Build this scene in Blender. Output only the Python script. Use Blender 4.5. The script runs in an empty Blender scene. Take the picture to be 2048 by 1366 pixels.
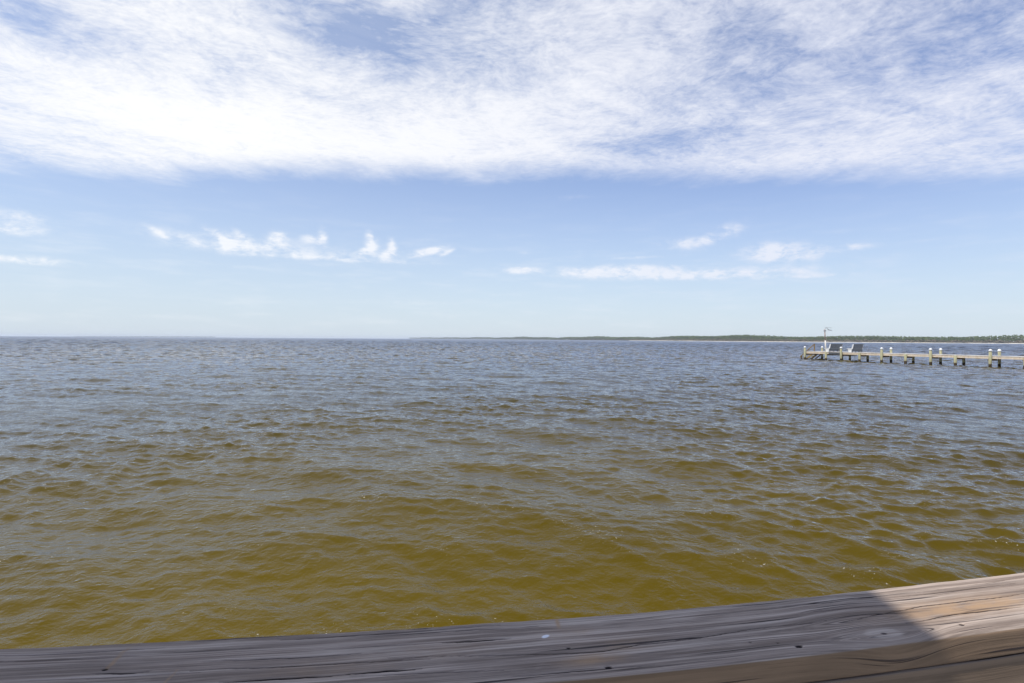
import bpy, math, random
import numpy as np
from mathutils import Matrix, Vector

random.seed(7)
rng = np.random.default_rng(11)
R = math.radians
scene = bpy.context.scene
COL = scene.collection

# ------------------------------------------------------------------ camera
CAM = Vector((0.0, 0.0, 2.4))
CM = Matrix.Rotation(R(90 - 0.25), 4, 'X') @ Matrix.Rotation(R(0.39), 4, 'Z')
cd = bpy.data.cameras.new('camera')
cd.sensor_width = 36.0
cd.lens = 18.0
cd.clip_start = 0.05
cd.clip_end = 40000
cam = bpy.data.objects.new('camera', cd)
cam.matrix_world = Matrix.Translation(CAM) @ CM
COL.objects.link(cam)
scene.camera = cam


def ray(px, py):
    """world direction of a place measured on the photograph (2048 x 1366)"""
    return (CM @ Vector(((px - 1024) / 1024, -(py - 683) / 1024, -1.0))).normalized()


def on_z(px, py, z):
    d = ray(px, py)
    t = (z - CAM.z) / d.z
    return CAM + d * t


# ------------------------------------------------------------------ helpers
OFF = {}


def tag(o, label=None, cat=None, group=None, kind=None):
    if label: o['label'] = label
    if cat: o['category'] = cat
    if group: o['group'] = group
    if kind: o['kind'] = kind
    return o


def thing(name, loc, label, cat, group=None):
    o = bpy.data.objects.new(name, None)
    o.empty_display_size = 0.2
    o.location = loc
    COL.objects.link(o)
    OFF[o.name] = Vector(loc)
    return tag(o, label, cat, group)


class MB:
    def __init__(self):
        self.v, self.f, self.s = [], [], []

    def box(self, o, ax, ay, az, smooth=False):
        """box with corner o and edge vectors ax, ay, az"""
        o, ax, ay, az = map(Vector, (o, ax, ay, az))
        b = len(self.v)
        for k in range(8):
            self.v.append(o + (ax if k & 1 else Vector()) + (ay if k & 2 else Vector()) + (az if k & 4 else Vector()))
        q = [(0, 2, 3, 1), (4, 5, 7, 6), (0, 1, 5, 4), (2, 6, 7, 3), (0, 4, 6, 2), (1, 3, 7, 5)]
        if ax.cross(ay).dot(az) < 0:
            q = [tuple(reversed(i)) for i in q]
        for i in q:
            self.f.append(tuple(b + j for j in i)); self.s.append(False)
        return self

    def tube(self, pts, rad, n=12, cap=True):
        pts = [Vector(p) for p in pts]
        if not hasattr(rad, '__len__'):
            rad = [rad] * len(pts)
        b = len(self.v)
        prev = None
        for i, p in enumerate(pts):
            t = (pts[min(i + 1, len(pts) - 1)] - pts[max(i - 1, 0)]).normalized()
            if prev is None:
                a = t.orthogonal().normalized()
            else:
                a = (prev - t * prev.dot(t)).normalized()
            prev = a
            c = t.cross(a)
            for k in range(n):
                an = 2 * math.pi * k / n
                self.v.append(p + (a * math.cos(an) + c * math.sin(an)) * rad[i])
        for i in range(len(pts) - 1):
            for k in range(n):
                k2 = (k + 1) % n
                self.f.append((b + i * n + k, b + i * n + k2, b + (i + 1) * n + k2, b + (i + 1) * n + k)); self.s.append(True)
        if cap:
            self.f.append(tuple(b + k for k in reversed(range(n)))); self.s.append(False)
            e = b + (len(pts) - 1) * n
            self.f.append(tuple(e + k for k in range(n))); self.s.append(False)
        return self

    def prism(self, poly, ext):
        """polygon (list of points) extruded by vector ext"""
        poly = [Vector(p) for p in poly]; ext = Vector(ext)
        nrm = Vector()
        for i in range(len(poly)):
            nrm += poly[i].cross(poly[(i + 1) % len(poly)])
        if nrm.dot(ext) > 0:
            poly.reverse()
        b = len(self.v); n = len(poly)
        self.v += poly + [p + ext for p in poly]
        self.f.append(tuple(b + i for i in range(n))); self.s.append(False)
        self.f.append(tuple(b + n + i for i in reversed(range(n)))); self.s.append(False)
        for i in range(n):
            j = (i + 1) % n
            self.f.append((b + j, b + i, b + n + i, b + n + j)); self.s.append(False)
        return self

    def build(self, name, mat, parent=None, bevel=0.0):
        off = OFF.get(parent.name, Vector()) if parent else Vector()
        me = bpy.data.meshes.new(name)
        me.from_pydata([tuple(v - off) for v in self.v], [], self.f)
        me.polygons.foreach_set('use_smooth', self.s)
        me.materials.append(mat)
        me.update()
        o = bpy.data.objects.new(name, me)
        COL.objects.link(o)
        if parent:
            o.parent = parent
            OFF[o.name] = off
        if bevel:
            m = o.modifiers.new('bevel', 'BEVEL'); m.width = bevel; m.segments = 2; m.limit_method = 'ANGLE'
        return o


def np_mesh(name, V, F, mat, smooth=True):
    """V (n,3) float, F (m,k) int with k = 3 or 4"""
    me = bpy.data.meshes.new(name)
    V = np.asarray(V, np.float32); F = np.asarray(F, np.int32)
    k = F.shape[1]
    me.vertices.add(len(V)); me.vertices.foreach_set('co', V.ravel())
    me.loops.add(F.size); me.loops.foreach_set('vertex_index', F.ravel())
    me.polygons.add(len(F)); me.polygons.foreach_set('loop_start', np.arange(0, F.size, k, dtype=np.int32))
    me.polygons.foreach_set('use_smooth', np.full(len(F), smooth))
    me.materials.append(mat)
    me.update(calc_edges=True)
    me.validate()
    o = bpy.data.objects.new(name, me)
    COL.objects.link(o)
    return o


def grid_faces(n, m, wrap=False):
    i = np.arange(n - 1)[:, None]; j = np.arange(m if wrap else m - 1)[None, :]
    j2 = (j + 1) % m
    return np.stack([i * m + j, (i + 1) * m + j, (i + 1) * m + j2, i * m + j2], -1).reshape(-1, 4)


class NT:
    """short-hand for building node trees"""
    def __init__(self, tree):
        self.t = tree; self.n = tree.nodes; self.l = tree.links

    def node(self, typ, **kw):
        nd = self.n.new(typ)
        for k, v in kw.items():
            setattr(nd, k, v)
        return nd

    def put(self, sock, v):
        if isinstance(v, bpy.types.NodeSocket):
            self.l.new(v, sock)
        elif v is not None:
            sock.default_value = v

    def m(self, op, a, b=None, c=None, clamp=False):
        nd = self.node('ShaderNodeMath', operation=op, use_clamp=clamp)
        for s, v in zip(nd.inputs, (a, b, c)):
            self.put(s, v)
        return nd.outputs[0]

    def vm(self, op, a, b=None, scale=None):
        nd = self.node('ShaderNodeVectorMath', operation=op)
        self.put(nd.inputs[0], a)
        if b is not None: self.put(nd.inputs[1], b)
        if scale is not None: self.put(nd.inputs['Scale'], scale)
        return nd.outputs[0]

    def xyz(self, x=0.0, y=0.0, z=0.0):
        nd = self.node('ShaderNodeCombineXYZ')
        for s, v in zip(nd.inputs, (x, y, z)):
            self.put(s, v)
        return nd.outputs[0]

    def sep(self, v):
        nd = self.node('ShaderNodeSeparateXYZ'); self.put(nd.inputs[0], v)
        return nd.outputs

    def noise(self, vec, scale=1.0, detail=4.0, rough=0.5, lac=2.0, dist=0.0, dim='3D', color=False):
        nd = self.node('ShaderNodeTexNoise', noise_dimensions=dim)
        self.put(nd.inputs['Vector'], vec)
        nd.inputs['Scale'].default_value = scale; nd.inputs['Detail'].default_value = detail
        nd.inputs['Roughness'].default_value = rough; nd.inputs['Lacunarity'].default_value = lac
        nd.inputs['Distortion'].default_value = dist
        return nd.outputs['Color' if color else 'Fac']

    def step(self, x, lo, hi):
        nd = self.node('ShaderNodeMapRange', interpolation_type='SMOOTHSTEP')
        self.put(nd.inputs['Value'], x)
        self.put(nd.inputs['From Min'], lo); self.put(nd.inputs['From Max'], hi)
        return nd.outputs[0]

    def lin(self, x, a, b, c, d):
        nd = self.node('ShaderNodeMapRange')
        self.put(nd.inputs['Value'], x)
        for s, v in zip(list(nd.inputs)[1:5], (a, b, c, d)):
            self.put(s, v)
        return nd.outputs[0]

    def mix(self, f, a, b, blend='MIX'):
        nd = self.node('ShaderNodeMix', data_type='RGBA', blend_type=blend)
        self.put(nd.inputs[0], f)
        for s, v in ((nd.inputs[6], a), (nd.inputs[7], b)):
            if isinstance(v, tuple) and len(v) == 3: v = (*v, 1)
            self.put(s, v)
        return nd.outputs[2]

    def attr(self, name):
        return self.node('ShaderNodeAttribute', attribute_name=name)

    def bump(self, h, strength=0.5, dist=0.01, normal=None):
        nd = self.node('ShaderNodeBump')
        self.put(nd.inputs['Strength'], strength); self.put(nd.inputs['Distance'], dist)
        self.put(nd.inputs['Height'], h)
        if normal is not None: self.put(nd.inputs['Normal'], normal)
        return nd.outputs[0]


def material(name):
    m = bpy.data.materials.new(name); m.use_nodes = True
    N = NT(m.node_tree)
    return m, N, m.node_tree.nodes['Principled BSDF']


def plain(name, col, rough=0.6, var=0.15, scale=6.0, stretch=(1, 1, 1), metallic=0.0, bump=0.0):
    """mottled material: a base colour broken up by noise in object space"""
    m, N, b = material(name)
    tc = N.node('ShaderNodeTexCoord').outputs['Object']
    p = N.vm('MULTIPLY', tc, stretch)
    n = N.noise(p, scale, 6, 0.6)
    hi = tuple(min(1, c * (1 + var * 1.5)) for c in col); lo = tuple(c * (1 - var * 1.5) for c in col)
    N.put(b.inputs['Base Color'], N.mix(N.step(n, 0.3, 0.7), lo, hi))
    b.inputs['Roughness'].default_value = rough
    b.inputs['Metallic'].default_value = metallic
    b.inputs['Specular IOR Level'].default_value = 0.3
    if bump:
        N.put(b.inputs['Normal'], N.bump(n, 0.6, bump))
    return m


# ------------------------------------------------------------------ light
TO_SUN = Vector((-0.50, -0.30, 1.0)).normalized()
EL = math.asin(TO_SUN.z)
AZ = math.atan2(TO_SUN.x, TO_SUN.y)         # clockwise from +Y
sd = bpy.data.lights.new('sun', 'SUN')
sd.energy = 3.4
sd.angle = R(0.55)
sd.color = (1.0, 0.945, 0.855)
so = bpy.data.objects.new('sun', sd)
so.rotation_euler = TO_SUN.to_track_quat('Z', 'Y').to_euler()
so.location = (0, 0, 30)
COL.objects.link(so)

scene.view_settings.view_transform = 'Standard'
scene.view_settings.look = 'None'
scene.view_settings.exposure = 0.25
scene.view_settings.gamma = 1.0
scene.view_settings.use_curve_mapping = False
scene.render.film_transparent = False

# ------------------------------------------------------------------ sky with clouds
w = bpy.data.worlds.new('World'); scene.world = w
w.use_nodes = True
N = NT(w.node_tree)
bg = w.node_tree.nodes['Background']
SKY_STRENGTH = 0.12
sky = N.node('ShaderNodeTexSky', sky_type='NISHITA')
sky.sun_disc = False
sky.sun_elevation = EL
sky.sun_rotation = AZ
sky.air_density = 1.0
sky.dust_density = 0.25
sky.ozone_density = 1.6
d = N.vm('NORMALIZE', N.node('ShaderNodeTexCoord').outputs['Generated'])
dx, dy, dz = N.sep(d)
zc = N.m('MAXIMUM', dz, 0.015)
u = N.m('DIVIDE', dx, zc)
v = N.m('DIVIDE', dy, zc)
az = N.m('ARCTAN2', dx, dy)
el = N.m('ARCSINE', dz)
P = N.xyz(u, v, 0.0)


def place(px, py):
    q = ray(px, py)
    return math.atan2(q.x, q.y), math.asin(q.z)


def blob(px, py, wx, wy, amp, slant=0.0):
    """soft patch of sky, given by its place, half width and half height in degrees-ish pixels"""
    a0, e0 = place(px, py)
    sa = wx / 1024 * math.cos(a0) ** 2
    se = wy / 1024 * math.cos(a0)
    da = N.m('SUBTRACT', az, a0)
    de = N.m('SUBTRACT', N.m('SUBTRACT', el, e0), N.m('MULTIPLY', da, slant))
    x2 = N.m('POWER', N.m('ABSOLUTE', N.m('DIVIDE', da, sa)), 2.0)
    y2 = N.m('POWER', N.m('ABSOLUTE', N.m('DIVIDE', de, se)), 2.0)
    g = N.m('EXPONENT', N.m('MULTIPLY', N.m('ADD', x2, y2), -1.0))
    return N.m('MULTIPLY', g, amp)


def total(items):
    t = items[0]
    for i in items[1:]:
        t = N.m('ADD', t, i)
    return t


# noises on the cloud layer (plane above the viewer)
warp = N.vm('SCALE', N.vm('SUBTRACT', N.noise(P, 1.6, 3, 0.5, color=True), (0.5, 0.5, 0.5)), scale=0.35)
PW = N.vm('ADD', P, warp)
big = N.noise(N.vm('MULTIPLY', PW, (0.8, 1.1, 1)), 1.3, 4, 0.55)
puff = N.noise(N.vm('ADD', PW, (3.1, 7.7, 0)), 5.0, 9, 0.62)
fine = N.noise(N.vm('ADD', PW, (9.3, 1.7, 0)), 17.0, 6, 0.65)
# streaks fan out along the wind
st_in = N.vm('MULTIPLY', N.xyz(N.m('ADD', N.m('MULTIPLY', u, 0.8), N.m('MULTIPLY', v, 0.6)),
                               N.m('SUBTRACT', N.m('MULTIPLY', v, 0.8), N.m('MULTIPLY', u, 0.6)), 0.0), (1.2, 4.2, 1))
streak = N.noise(N.vm('ADD', st_in, warp), 1.5, 8, 0.6)

# far edge of the high cloud sheet
edge_n = N.m('ADD', N.m('MULTIPLY', N.m('SUBTRACT', N.noise(N.vm('MULTIPLY', P, (1.0, 0.3, 1)), 1.1, 5, 0.55), 0.5), 0.9),
             N.m('MULTIPLY', N.m('SUBTRACT', puff, 0.5), 0.45))
vv = N.m('ADD', v, edge_n)
sheet = N.m('SUBTRACT', 1.0, N.step(vv, 2.78, 3.32))
right_thin = N.step(az, R(-8), R(38))
dens = total([
    N.m('MULTIPLY', N.m('SUBTRACT', big, 0.5), 0.9),
    N.m('MULTIPLY', N.m('SUBTRACT', puff, 0.5), 1.0),
    N.m('MULTIPLY', N.m('SUBTRACT', fine, 0.5), 0.75), N.m('MULTIPLY', N.m('SUBTRACT', N.noise(N.vm('MULTIPLY', PW, (0.8, 1.2, 1)), 44, 4, 0.6), 0.5), 0.45),
    N.m('MULTIPLY', N.m('SUBTRACT', streak, 0.5), N.m('ADD', 0.45, N.m('MULTIPLY', right_thin, 0.5))),
    N.m('SUBTRACT', 0.60, N.m('MULTIPLY', right_thin, 0.10)),
    N.m('MULTIPLY', N.step(v, 1.45, 0.7), -0.42),
    blob(420, 250, 520, 70, 0.36), blob(220, 90, 380, 60, -0.12), blob(430, 30, 300, 40, 0.12), blob(1000, 260, 500, 80, 0.26), blob(1850, 285, 420, 55, 0.24),
    blob(1250, 60, 200, 80, 0.10),
    blob(740, 82, 150, 42, -0.62, -0.12), blob(640, 85, 70, 25, -0.3), blob(900, 20, 60, 40, -0.35),
    blob(1760, 110, 360, 80, -0.26, 0.15), blob(1420, 150, 160, 70, -0.14), blob(1960, 40, 200, 60, -0.12),
    blob(1300, 285, 130, 24, -0.42), blob(1000, 100, 120, 60, -0.12),
    blob(90, 40, 180, 40, -0.28, -0.2), blob(0, 310, 160, 30, -0.35, -0.2),
])
cloud_hi = N.m('MULTIPLY', sheet, N.step(dens, -0.28, 1.15))
veil = N.m('MULTIPLY', sheet, N.m('ADD', 0.02, N.m('MULTIPLY', streak, 0.28)))
cloud_hi = N.m('MAXIMUM', cloud_hi, veil)

# small low wisps
A = N.xyz(N.m('MULTIPLY', az, 1.0), N.m('MULTIPLY', el, 1.0), 0.0)
awarp = N.vm('SCALE', N.vm('SUBTRACT', N.noise(A, 14, 4, 0.55, color=True), (0.5, 0.5, 0.5)), scale=0.030)
AW = N.vm('ADD', A, awarp)
wis = N.noise(N.vm('MULTIPLY', AW, (1.0, 1.7, 1)), 22, 8, 0.62)
wis2 = N.noise(N.vm('MULTIPLY', A, (1.0, 6.0, 1)), 9, 6, 0.6)
low = total([
    blob(400, 476, 150, 16, 0.42, -0.06), blob(600, 508, 280, 14, 0.50), blob(600, 488, 210, 20, 0.20),
    blob(318, 466, 26, 6, 0.5, -0.5), blob(440, 474, 34, 10, 0.62, -0.5), blob(484, 474, 26, 14, 0.62, -0.25), blob(456, 492, 16, 12, 0.35, 0.5),
    blob(556, 478, 18, 17, 0.95), blob(620, 478, 20, 9, 0.6), blob(646, 472, 10, 18, 0.9, -0.3),
    blob(742, 480, 12, 18, 0.85, -0.4), blob(730, 502, 26, 12, 0.75, 0.55), blob(784, 490, 9, 16, 0.8, -0.4), blob(774, 508, 16, 9, 0.6, 0.5), blob(860, 502, 34, 9, 1.1, 0.25), blob(894, 506, 16, 5, 0.7, 0.5),
    blob(700, 520, 200, 4, 0.35),
    blob(1440, 470, 50, 18, 0.8, 0.3), blob(1360, 487, 50, 12, 0.7), blob(1545, 500, 70, 17, 1.0), blob(1590, 513, 80, 11, 0.8),
    blob(1690, 495, 70, 8, 0.7), blob(1040, 540, 34, 8, 1.0), blob(1230, 543, 130, 12, 1.25), blob(1450, 548, 200, 11, 1.1), blob(1640, 552, 120, 5, 0.5),
    blob(1280, 515, 90, 4, 0.4), blob(1050, 505, 18, 6, 0.4),
    blob(30, 432, 90, 16, 0.6), blob(10, 458, 90, 12, 0.8), blob(40, 519, 150, 10, 0.85),
    blob(450, 380, 60, 8, 0.18), blob(1150, 395, 90, 8, 0.22), blob(840, 605, 160, 5, 0.3), blob(500, 600, 380, 6, 0.2),
])
wis3 = N.noise(N.vm('MULTIPLY', AW, (0.8, 2.6, 1)), 60, 7, 0.65)
low_d = N.m('MULTIPLY', low, N.m('ADD', 0.34, N.m('ADD', N.m('MULTIPLY', N.step(wis, 0.34, 0.66), 0.75), N.m('MULTIPLY', N.m('SUBTRACT', wis3, 0.5), 1.3))))
low_c = N.m('MULTIPLY', N.step(low_d, 0.04, 1.0), 0.80)
haze_streak = N.m('MULTIPLY', N.m('MULTIPLY', N.step(wis2, 0.45, 0.8), 0.22), N.step(el, R(17), R(6)))
cov = N.m('MAXIMUM', cloud_hi, N.m('MAXIMUM', low_c, haze_streak), clamp=True)
cov = N.m('MULTIPLY', cov, N.step(dz, 0.0, 0.03))
# lit cloud white, a little brighter towards the sun's side
CW = 0.90 / SKY_STRENGTH
side = N.step(az, R(42), R(-35))
cl_b = N.mix(side, (0.80 * CW, 0.825 * CW, 0.92 * CW), (0.965 * CW, 0.97 * CW, 0.985 * CW))
# thicker parts of the sheet let less light through
cl_b = N.mix(N.m('MULTIPLY', N.step(N.m('ADD', N.m('MULTIPLY', puff, 0.7), N.m('MULTIPLY', fine, 0.3)), 0.40, 0.62), 0.10), cl_b, (0.70 * CW, 0.73 * CW, 0.80 * CW))
hs = N.node('ShaderNodeHueSaturation'); hs.inputs['Saturation'].default_value = 1.22
N.put(hs.inputs['Color'], sky.outputs[0])
skyc = N.mix(1.0, hs.outputs[0], (1.08, 1.00, 1.10), 'MULTIPLY')
# clearer, deeper blue away from the sun's side
skyc = N.mix(N.step(az, R(-5), R(40)), skyc, N.mix(1.0, skyc, (0.84, 0.86, 0.92), 'MULTIPLY'))
# thin high veil that pales the blue
skyc = N.mix(N.lin(el, R(12), R(30), 0.24, 0.08), skyc, (0.72 * CW, 0.76 * CW, 0.95 * CW))
# pale air low over the horizon
low_air = N.m('MULTIPLY', N.m('POWER', N.step(el, R(24), R(-2)), 1.6), 0.86)
skyc = N.mix(low_air, skyc, (0.57 * CW, 0.69 * CW, 0.79 * CW))
skyc = N.mix(N.m('MULTIPLY', side, 0.16), skyc, (0.62 * CW, 0.70 * CW, 0.80 * CW))
N.put(bg.inputs['Color'], N.mix(cov, skyc, cl_b))
bg.inputs['Strength'].default_value = SKY_STRENGTH

# ------------------------------------------------------------------ water
def water_mesh():
    r = [0.6]
    while r[-1] < 2600:
        r.append(r[-1] + 0.024 + 0.0036 * r[-1])
    while r[-1] < 9000:
        r.append(r[-1] * 1.06)
    r = np.array(r)
    th = np.linspace(-1.4, 1.4, 920)
    rr, tt = np.meshgrid(r, th, indexing='ij')
    x = rr * np.sin(tt); y = rr * np.cos(tt)
    dr = (0.024 + 0.0036 * rr)
    X, Y, Z = x.copy(), y.copy(), np.zeros_like(x)
    slope = np.zeros_like(x)
    n = 170
    lam = np.exp(rng.uniform(math.log(0.15), math.log(3.8), n))
    ang = R(248) + rng.normal(0, R(42), n)          # running towards the camera and the right bank
    lam[-16:] = rng.uniform(3.5, 9.0, 16)           # a low swell
    ph = rng.uniform(0, 2 * math.pi, n)
    s = 0.0215 * np.where(lam < 0.45, 1.25, np.where(lam < 0.8, 1.06, 0.70)) * np.where(lam > 2.2, 0.65, 1.0)
    # gusts: patches of rougher and calmer water
    g = np.zeros_like(x)
    for k in range(14):
        L = math.exp(rng.uniform(math.log(5), math.log(60))); a = rng.uniform(0, 6.283)
        g += np.sin(2 * math.pi / L * (x * math.cos(a) + y * math.sin(a) * 0.6) + rng.uniform(0, 6.28))
    g = np.clip(1.0 + 0.12 * g, 0.70, 1.5)
    near = rr < 2700
    for i in range(n):
        k = 2 * math.pi / lam[i]
        c_, s_ = math.cos(ang[i]), math.sin(ang[i])
        a = s[i] / k
        fade = np.clip(lam[i] / (dr * 2.2), 0, 1) ** 1.2
        amp = a * fade * (g if lam[i] < 1.2 else 1.0)
        p = k * (x * c_ + y * s_) + ph[i]
        sn, cs = np.sin(p), np.cos(p)
        Z += np.where(near, amp * cs, 0)
        q = np.where(near, 0.85 * amp * sn, 0)
        X -= c_ * q; Y -= s_ * q
        if lam[i] > 0.6:
            slope += amp * k * cs
    # beyond the reach of single waves: short random chop, longer along its crests
    chop = rng.normal(0, 1, x.shape)
    chop = (np.roll(chop, 2, 1) + 2 * np.roll(chop, 1, 1) + 3 * chop + 2 * np.roll(chop, -1, 1) + np.roll(chop, -2, 1)) / 4.36
    Z += chop * np.minimum(0.15 * dr, 0.17) * np.clip((rr - 15) / 60, 0, 1) * near
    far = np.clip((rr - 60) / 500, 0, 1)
    o = np_mesh('water', np.stack([X, Y, Z], -1).reshape(-1, 3), grid_faces(len(r), len(th))[:, ::-1], M_WATER)
    at = o.data.attributes.new('far', 'FLOAT', 'POINT'); at.data.foreach_set('value', far.astype(np.float32).ravel())
    at = o.data.attributes.new('crest', 'FLOAT', 'POINT'); at.data.foreach_set('value', slope.astype(np.float32).ravel())
    tag(o, kind='structure')
    return o


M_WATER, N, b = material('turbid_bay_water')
geo = N.node('ShaderNodeNewGeometry').outputs['Position']
far = N.attr('far').outputs['Fac']
crest = N.attr('crest').outputs['Fac']
pl = N.vm('MULTIPLY', geo, (1, 1, 0.0))
silt = N.noise(N.vm('MULTIPLY', pl, (0.10, 0.22, 0)), 1.0, 5, 0.6)
px_, py_, pz_ = N.sep(geo)
# shallow sandy water by the deck, deeper water beyond
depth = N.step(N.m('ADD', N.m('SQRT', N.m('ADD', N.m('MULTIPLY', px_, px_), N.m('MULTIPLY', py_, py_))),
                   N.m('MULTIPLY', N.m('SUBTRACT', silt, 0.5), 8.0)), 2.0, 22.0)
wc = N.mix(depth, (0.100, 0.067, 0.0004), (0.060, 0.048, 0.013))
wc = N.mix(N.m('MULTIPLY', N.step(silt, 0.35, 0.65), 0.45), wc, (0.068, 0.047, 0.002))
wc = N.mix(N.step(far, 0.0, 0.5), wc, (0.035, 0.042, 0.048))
fo_n = N.noise(pl, 26.0, 5, 0.7)
fo_p = N.noise(pl, 0.9, 3, 0.6)
foam = N.m('MULTIPLY', N.m('MULTIPLY', N.step(fo_n, 0.63, 0.68), N.step(fo_p, 0.50, 0.60)), N.step(crest, 0.02, 0.10))
wc = N.mix(foam, wc, (0.75, 0.72, 0.62))
r1 = N.noise(N.vm('MULTIPLY', pl, (1.0, 1.15, 1)), 5.5, 4, 0.55, dist=0.4)
r2 = N.noise(N.vm('ADD', pl, (5, 3, 0)), 17.0, 3, 0.5)
r3 = N.noise(N.vm('ADD', pl, (15, 33, 0)), 0.9, 5, 0.6)
hgt = N.m('ADD', N.m('MULTIPLY', r1, 0.030), N.m('ADD', N.m('MULTIPLY', r2, 0.013), N.m('MULTIPLY', N.noise(pl, 48.0, 2, 0.5), 0.0014)))
nb = N.bump(hgt, N.lin(far, 0, 1, 0.75, 0.5), 1.0)
nb = N.bump(N.m('MULTIPLY', r3, 0.30), N.m('MULTIPLY', far, 0.55), 1.0, nb)
# light scattered back out of the silty water hardly depends on the surface's tilt; the reflection does
nt_ = M_WATER.node_tree
nt_.nodes.remove(b)
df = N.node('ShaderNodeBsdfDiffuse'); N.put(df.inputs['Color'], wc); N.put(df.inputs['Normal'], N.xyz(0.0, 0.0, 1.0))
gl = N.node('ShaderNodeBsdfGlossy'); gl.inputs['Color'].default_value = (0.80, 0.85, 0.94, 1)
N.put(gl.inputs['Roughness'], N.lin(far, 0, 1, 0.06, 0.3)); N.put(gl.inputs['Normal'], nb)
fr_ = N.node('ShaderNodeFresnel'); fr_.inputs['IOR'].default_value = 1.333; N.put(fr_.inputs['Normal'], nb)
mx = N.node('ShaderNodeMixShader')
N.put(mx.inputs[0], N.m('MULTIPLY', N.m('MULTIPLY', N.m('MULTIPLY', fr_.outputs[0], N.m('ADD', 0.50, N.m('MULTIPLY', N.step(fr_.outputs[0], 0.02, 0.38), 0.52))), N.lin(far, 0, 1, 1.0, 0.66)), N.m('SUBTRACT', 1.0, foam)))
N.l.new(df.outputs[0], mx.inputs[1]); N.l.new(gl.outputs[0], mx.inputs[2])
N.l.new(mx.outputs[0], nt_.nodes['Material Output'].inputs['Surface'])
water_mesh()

# ------------------------------------------------------------------ near railing
RAIL_Z = CAM.z - 0.42
RAIL_W = 0.140
RAIL_T = 0.038
back_px = [(0, 1297), (350, 1281), (700, 1262), (1059, 1239), (1400, 1213), (1735, 1181), (2048, 1143)]
bp = np.array([on_z(x, y, RAIL_Z)[:2] for x, y in back_px])
RC = np.polyfit(bp[:, 0], bp[:, 1], 2)      # the old rail has bowed a little
XL, XR = -0.95, 1.25


def rail_pt(X):
    Xc = min(max(X, XL), XR)
    sl = 2 * RC[0] * Xc + RC[1]
    return Vector((X, np.polyval(RC, Xc) + sl * (X - Xc), 0)), Vector((1, sl, 0)).normalized()


def rail_sv(px, py):
    """place on the rail's top: x position of its foot on the back edge and distance from that edge"""
    p = on_z(px, py, RAIL_Z); X = p.x
    for _ in range(8):
        q, t = rail_pt(X)
        X += (Vector((p.x, p.y, 0)) - q).dot(t) * t.x
    q, t = rail_pt(X)
    nrm = Vector((t.y, -t.x, 0))
    return X, (Vector((p.x, p.y, 0)) - q).dot(nrm)


def wobble(s, seed, n=9, lo=0.02, hi=0.6):
    rg = np.random.default_rng(seed)
    o = np.zeros_like(s)
    for k in range(n):
        L = math.exp(rg.uniform(math.log(lo), math.log(hi)))
        o += np.sin(2 * math.pi * s / L + rg.uniform(0, 6.28)) * (L / hi) ** 0.6
    return o / n


CRACKS = [  # (points on the photograph, strength, half width in mm)
    ([(885, 1285.5), (950, 1282), (1022, 1276.5)], 1.0, 1.0),
    ([(775, 1317), (900, 1313), (1007, 1311), (1144, 1306), (1206, 1301), (1281, 1287), (1400, 1274), (1501, 1257), (1621, 1245), (1656, 1240)], 0.75, 0.7),
    ([(1811, 1247), (1906, 1229), (1980, 1221), (2060, 1212)], 1.0, 0.9),
    ([(1700, 1240), (1843, 1212), (1985, 1196), (2060, 1185)], 0.8, 0.8),
    ([(690, 1350), (770, 1343), (843, 1338)], 0.95, 1.1),
    ([(700, 1354), (850, 1346), (1007, 1340)], 0.6, 0.7),
    ([(1021, 1354), (1120, 1344), (1213, 1335), (1308, 1328)], 0.7, 0.8),
    ([(440, 1366), (560, 1358), (700, 1350)], 1.0, 1.0),
    ([(380, 1342), (520, 1335), (700, 1326), (860, 1319)], 0.8, 0.7),
    ([(403, 1324), (560, 1316), (720, 1307)], 0.9, 0.7),
    ([(640, 1300), (760, 1291), (900, 1284)], 0.6, 0.6),
    ([(185, 1346), (240, 1346), (300, 1342)], 0.8, 1.0),
    ([(60, 1360), (240, 1353), (400, 1345)], 0.55, 0.7),
    ([(760, 1259.5), (840, 1257), (900, 1252)], 0.9, 1.0),
    ([(560, 1281), (760, 1268), (1000, 1250)], 0.6, 0.8),
    ([(700, 1276), (900, 1262), (1080, 1252)], 0.6, 0.8),
    ([(1540, 1215), (1640, 1206), (1760, 1194)], 0.7, 0.7),
    ([(1790, 1196), (1900, 1184), (2050, 1164)], 0.7, 0.8),
    ([(1830, 1186), (1950, 1170), (2050, 1155)], 0.6, 0.7),
    ([(1600, 1226), (1700, 1216), (1800, 1208)], 0.6, 0.8),
    ([(0, 1312), (150, 1306), (330, 1296)], 0.6, 0.9),
    ([(0, 1324), (160, 1318), (280, 1312)], 0.5, 0.8),
]
HOLES = [(1137, 1296, 2.0), (1217, 1333, 3.2), (1598, 1292, 3.4), (1923, 1250, 2.8), (210, 1338, 2.5), (1500, 1283, 1.4), (1556, 1285, 1.2)]
KNOT = rail_sv(1768, 1268)
KNOT2 = rail_sv(1725, 1243)


def seg_dist(S, V, pts):
    """distance (m) in the strip's own plane to a polyline, and where along it"""
    best = np.full(S.shape, 9.0)
    tot = len(pts) - 1
    tb = np.zeros(S.shape)
    for k in range(tot):
        a = pts[k]; b_ = pts[k + 1]
        dx_, dy_ = b_[0] - a[0], b_[1] - a[1]
        L2 = dx_ * dx_ + dy_ * dy_
        t = np.clip(((S - a[0]) * dx_ + (V - a[1]) * dy_) / L2, 0, 1)
        dd = np.hypot(S - a[0] - t * dx_, V - a[1] - t * dy_)
        m_ = dd < best
        best = np.where(m_, dd, best); tb = np.where(m_, (k + t) / tot, tb)
    return best, tb


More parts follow.
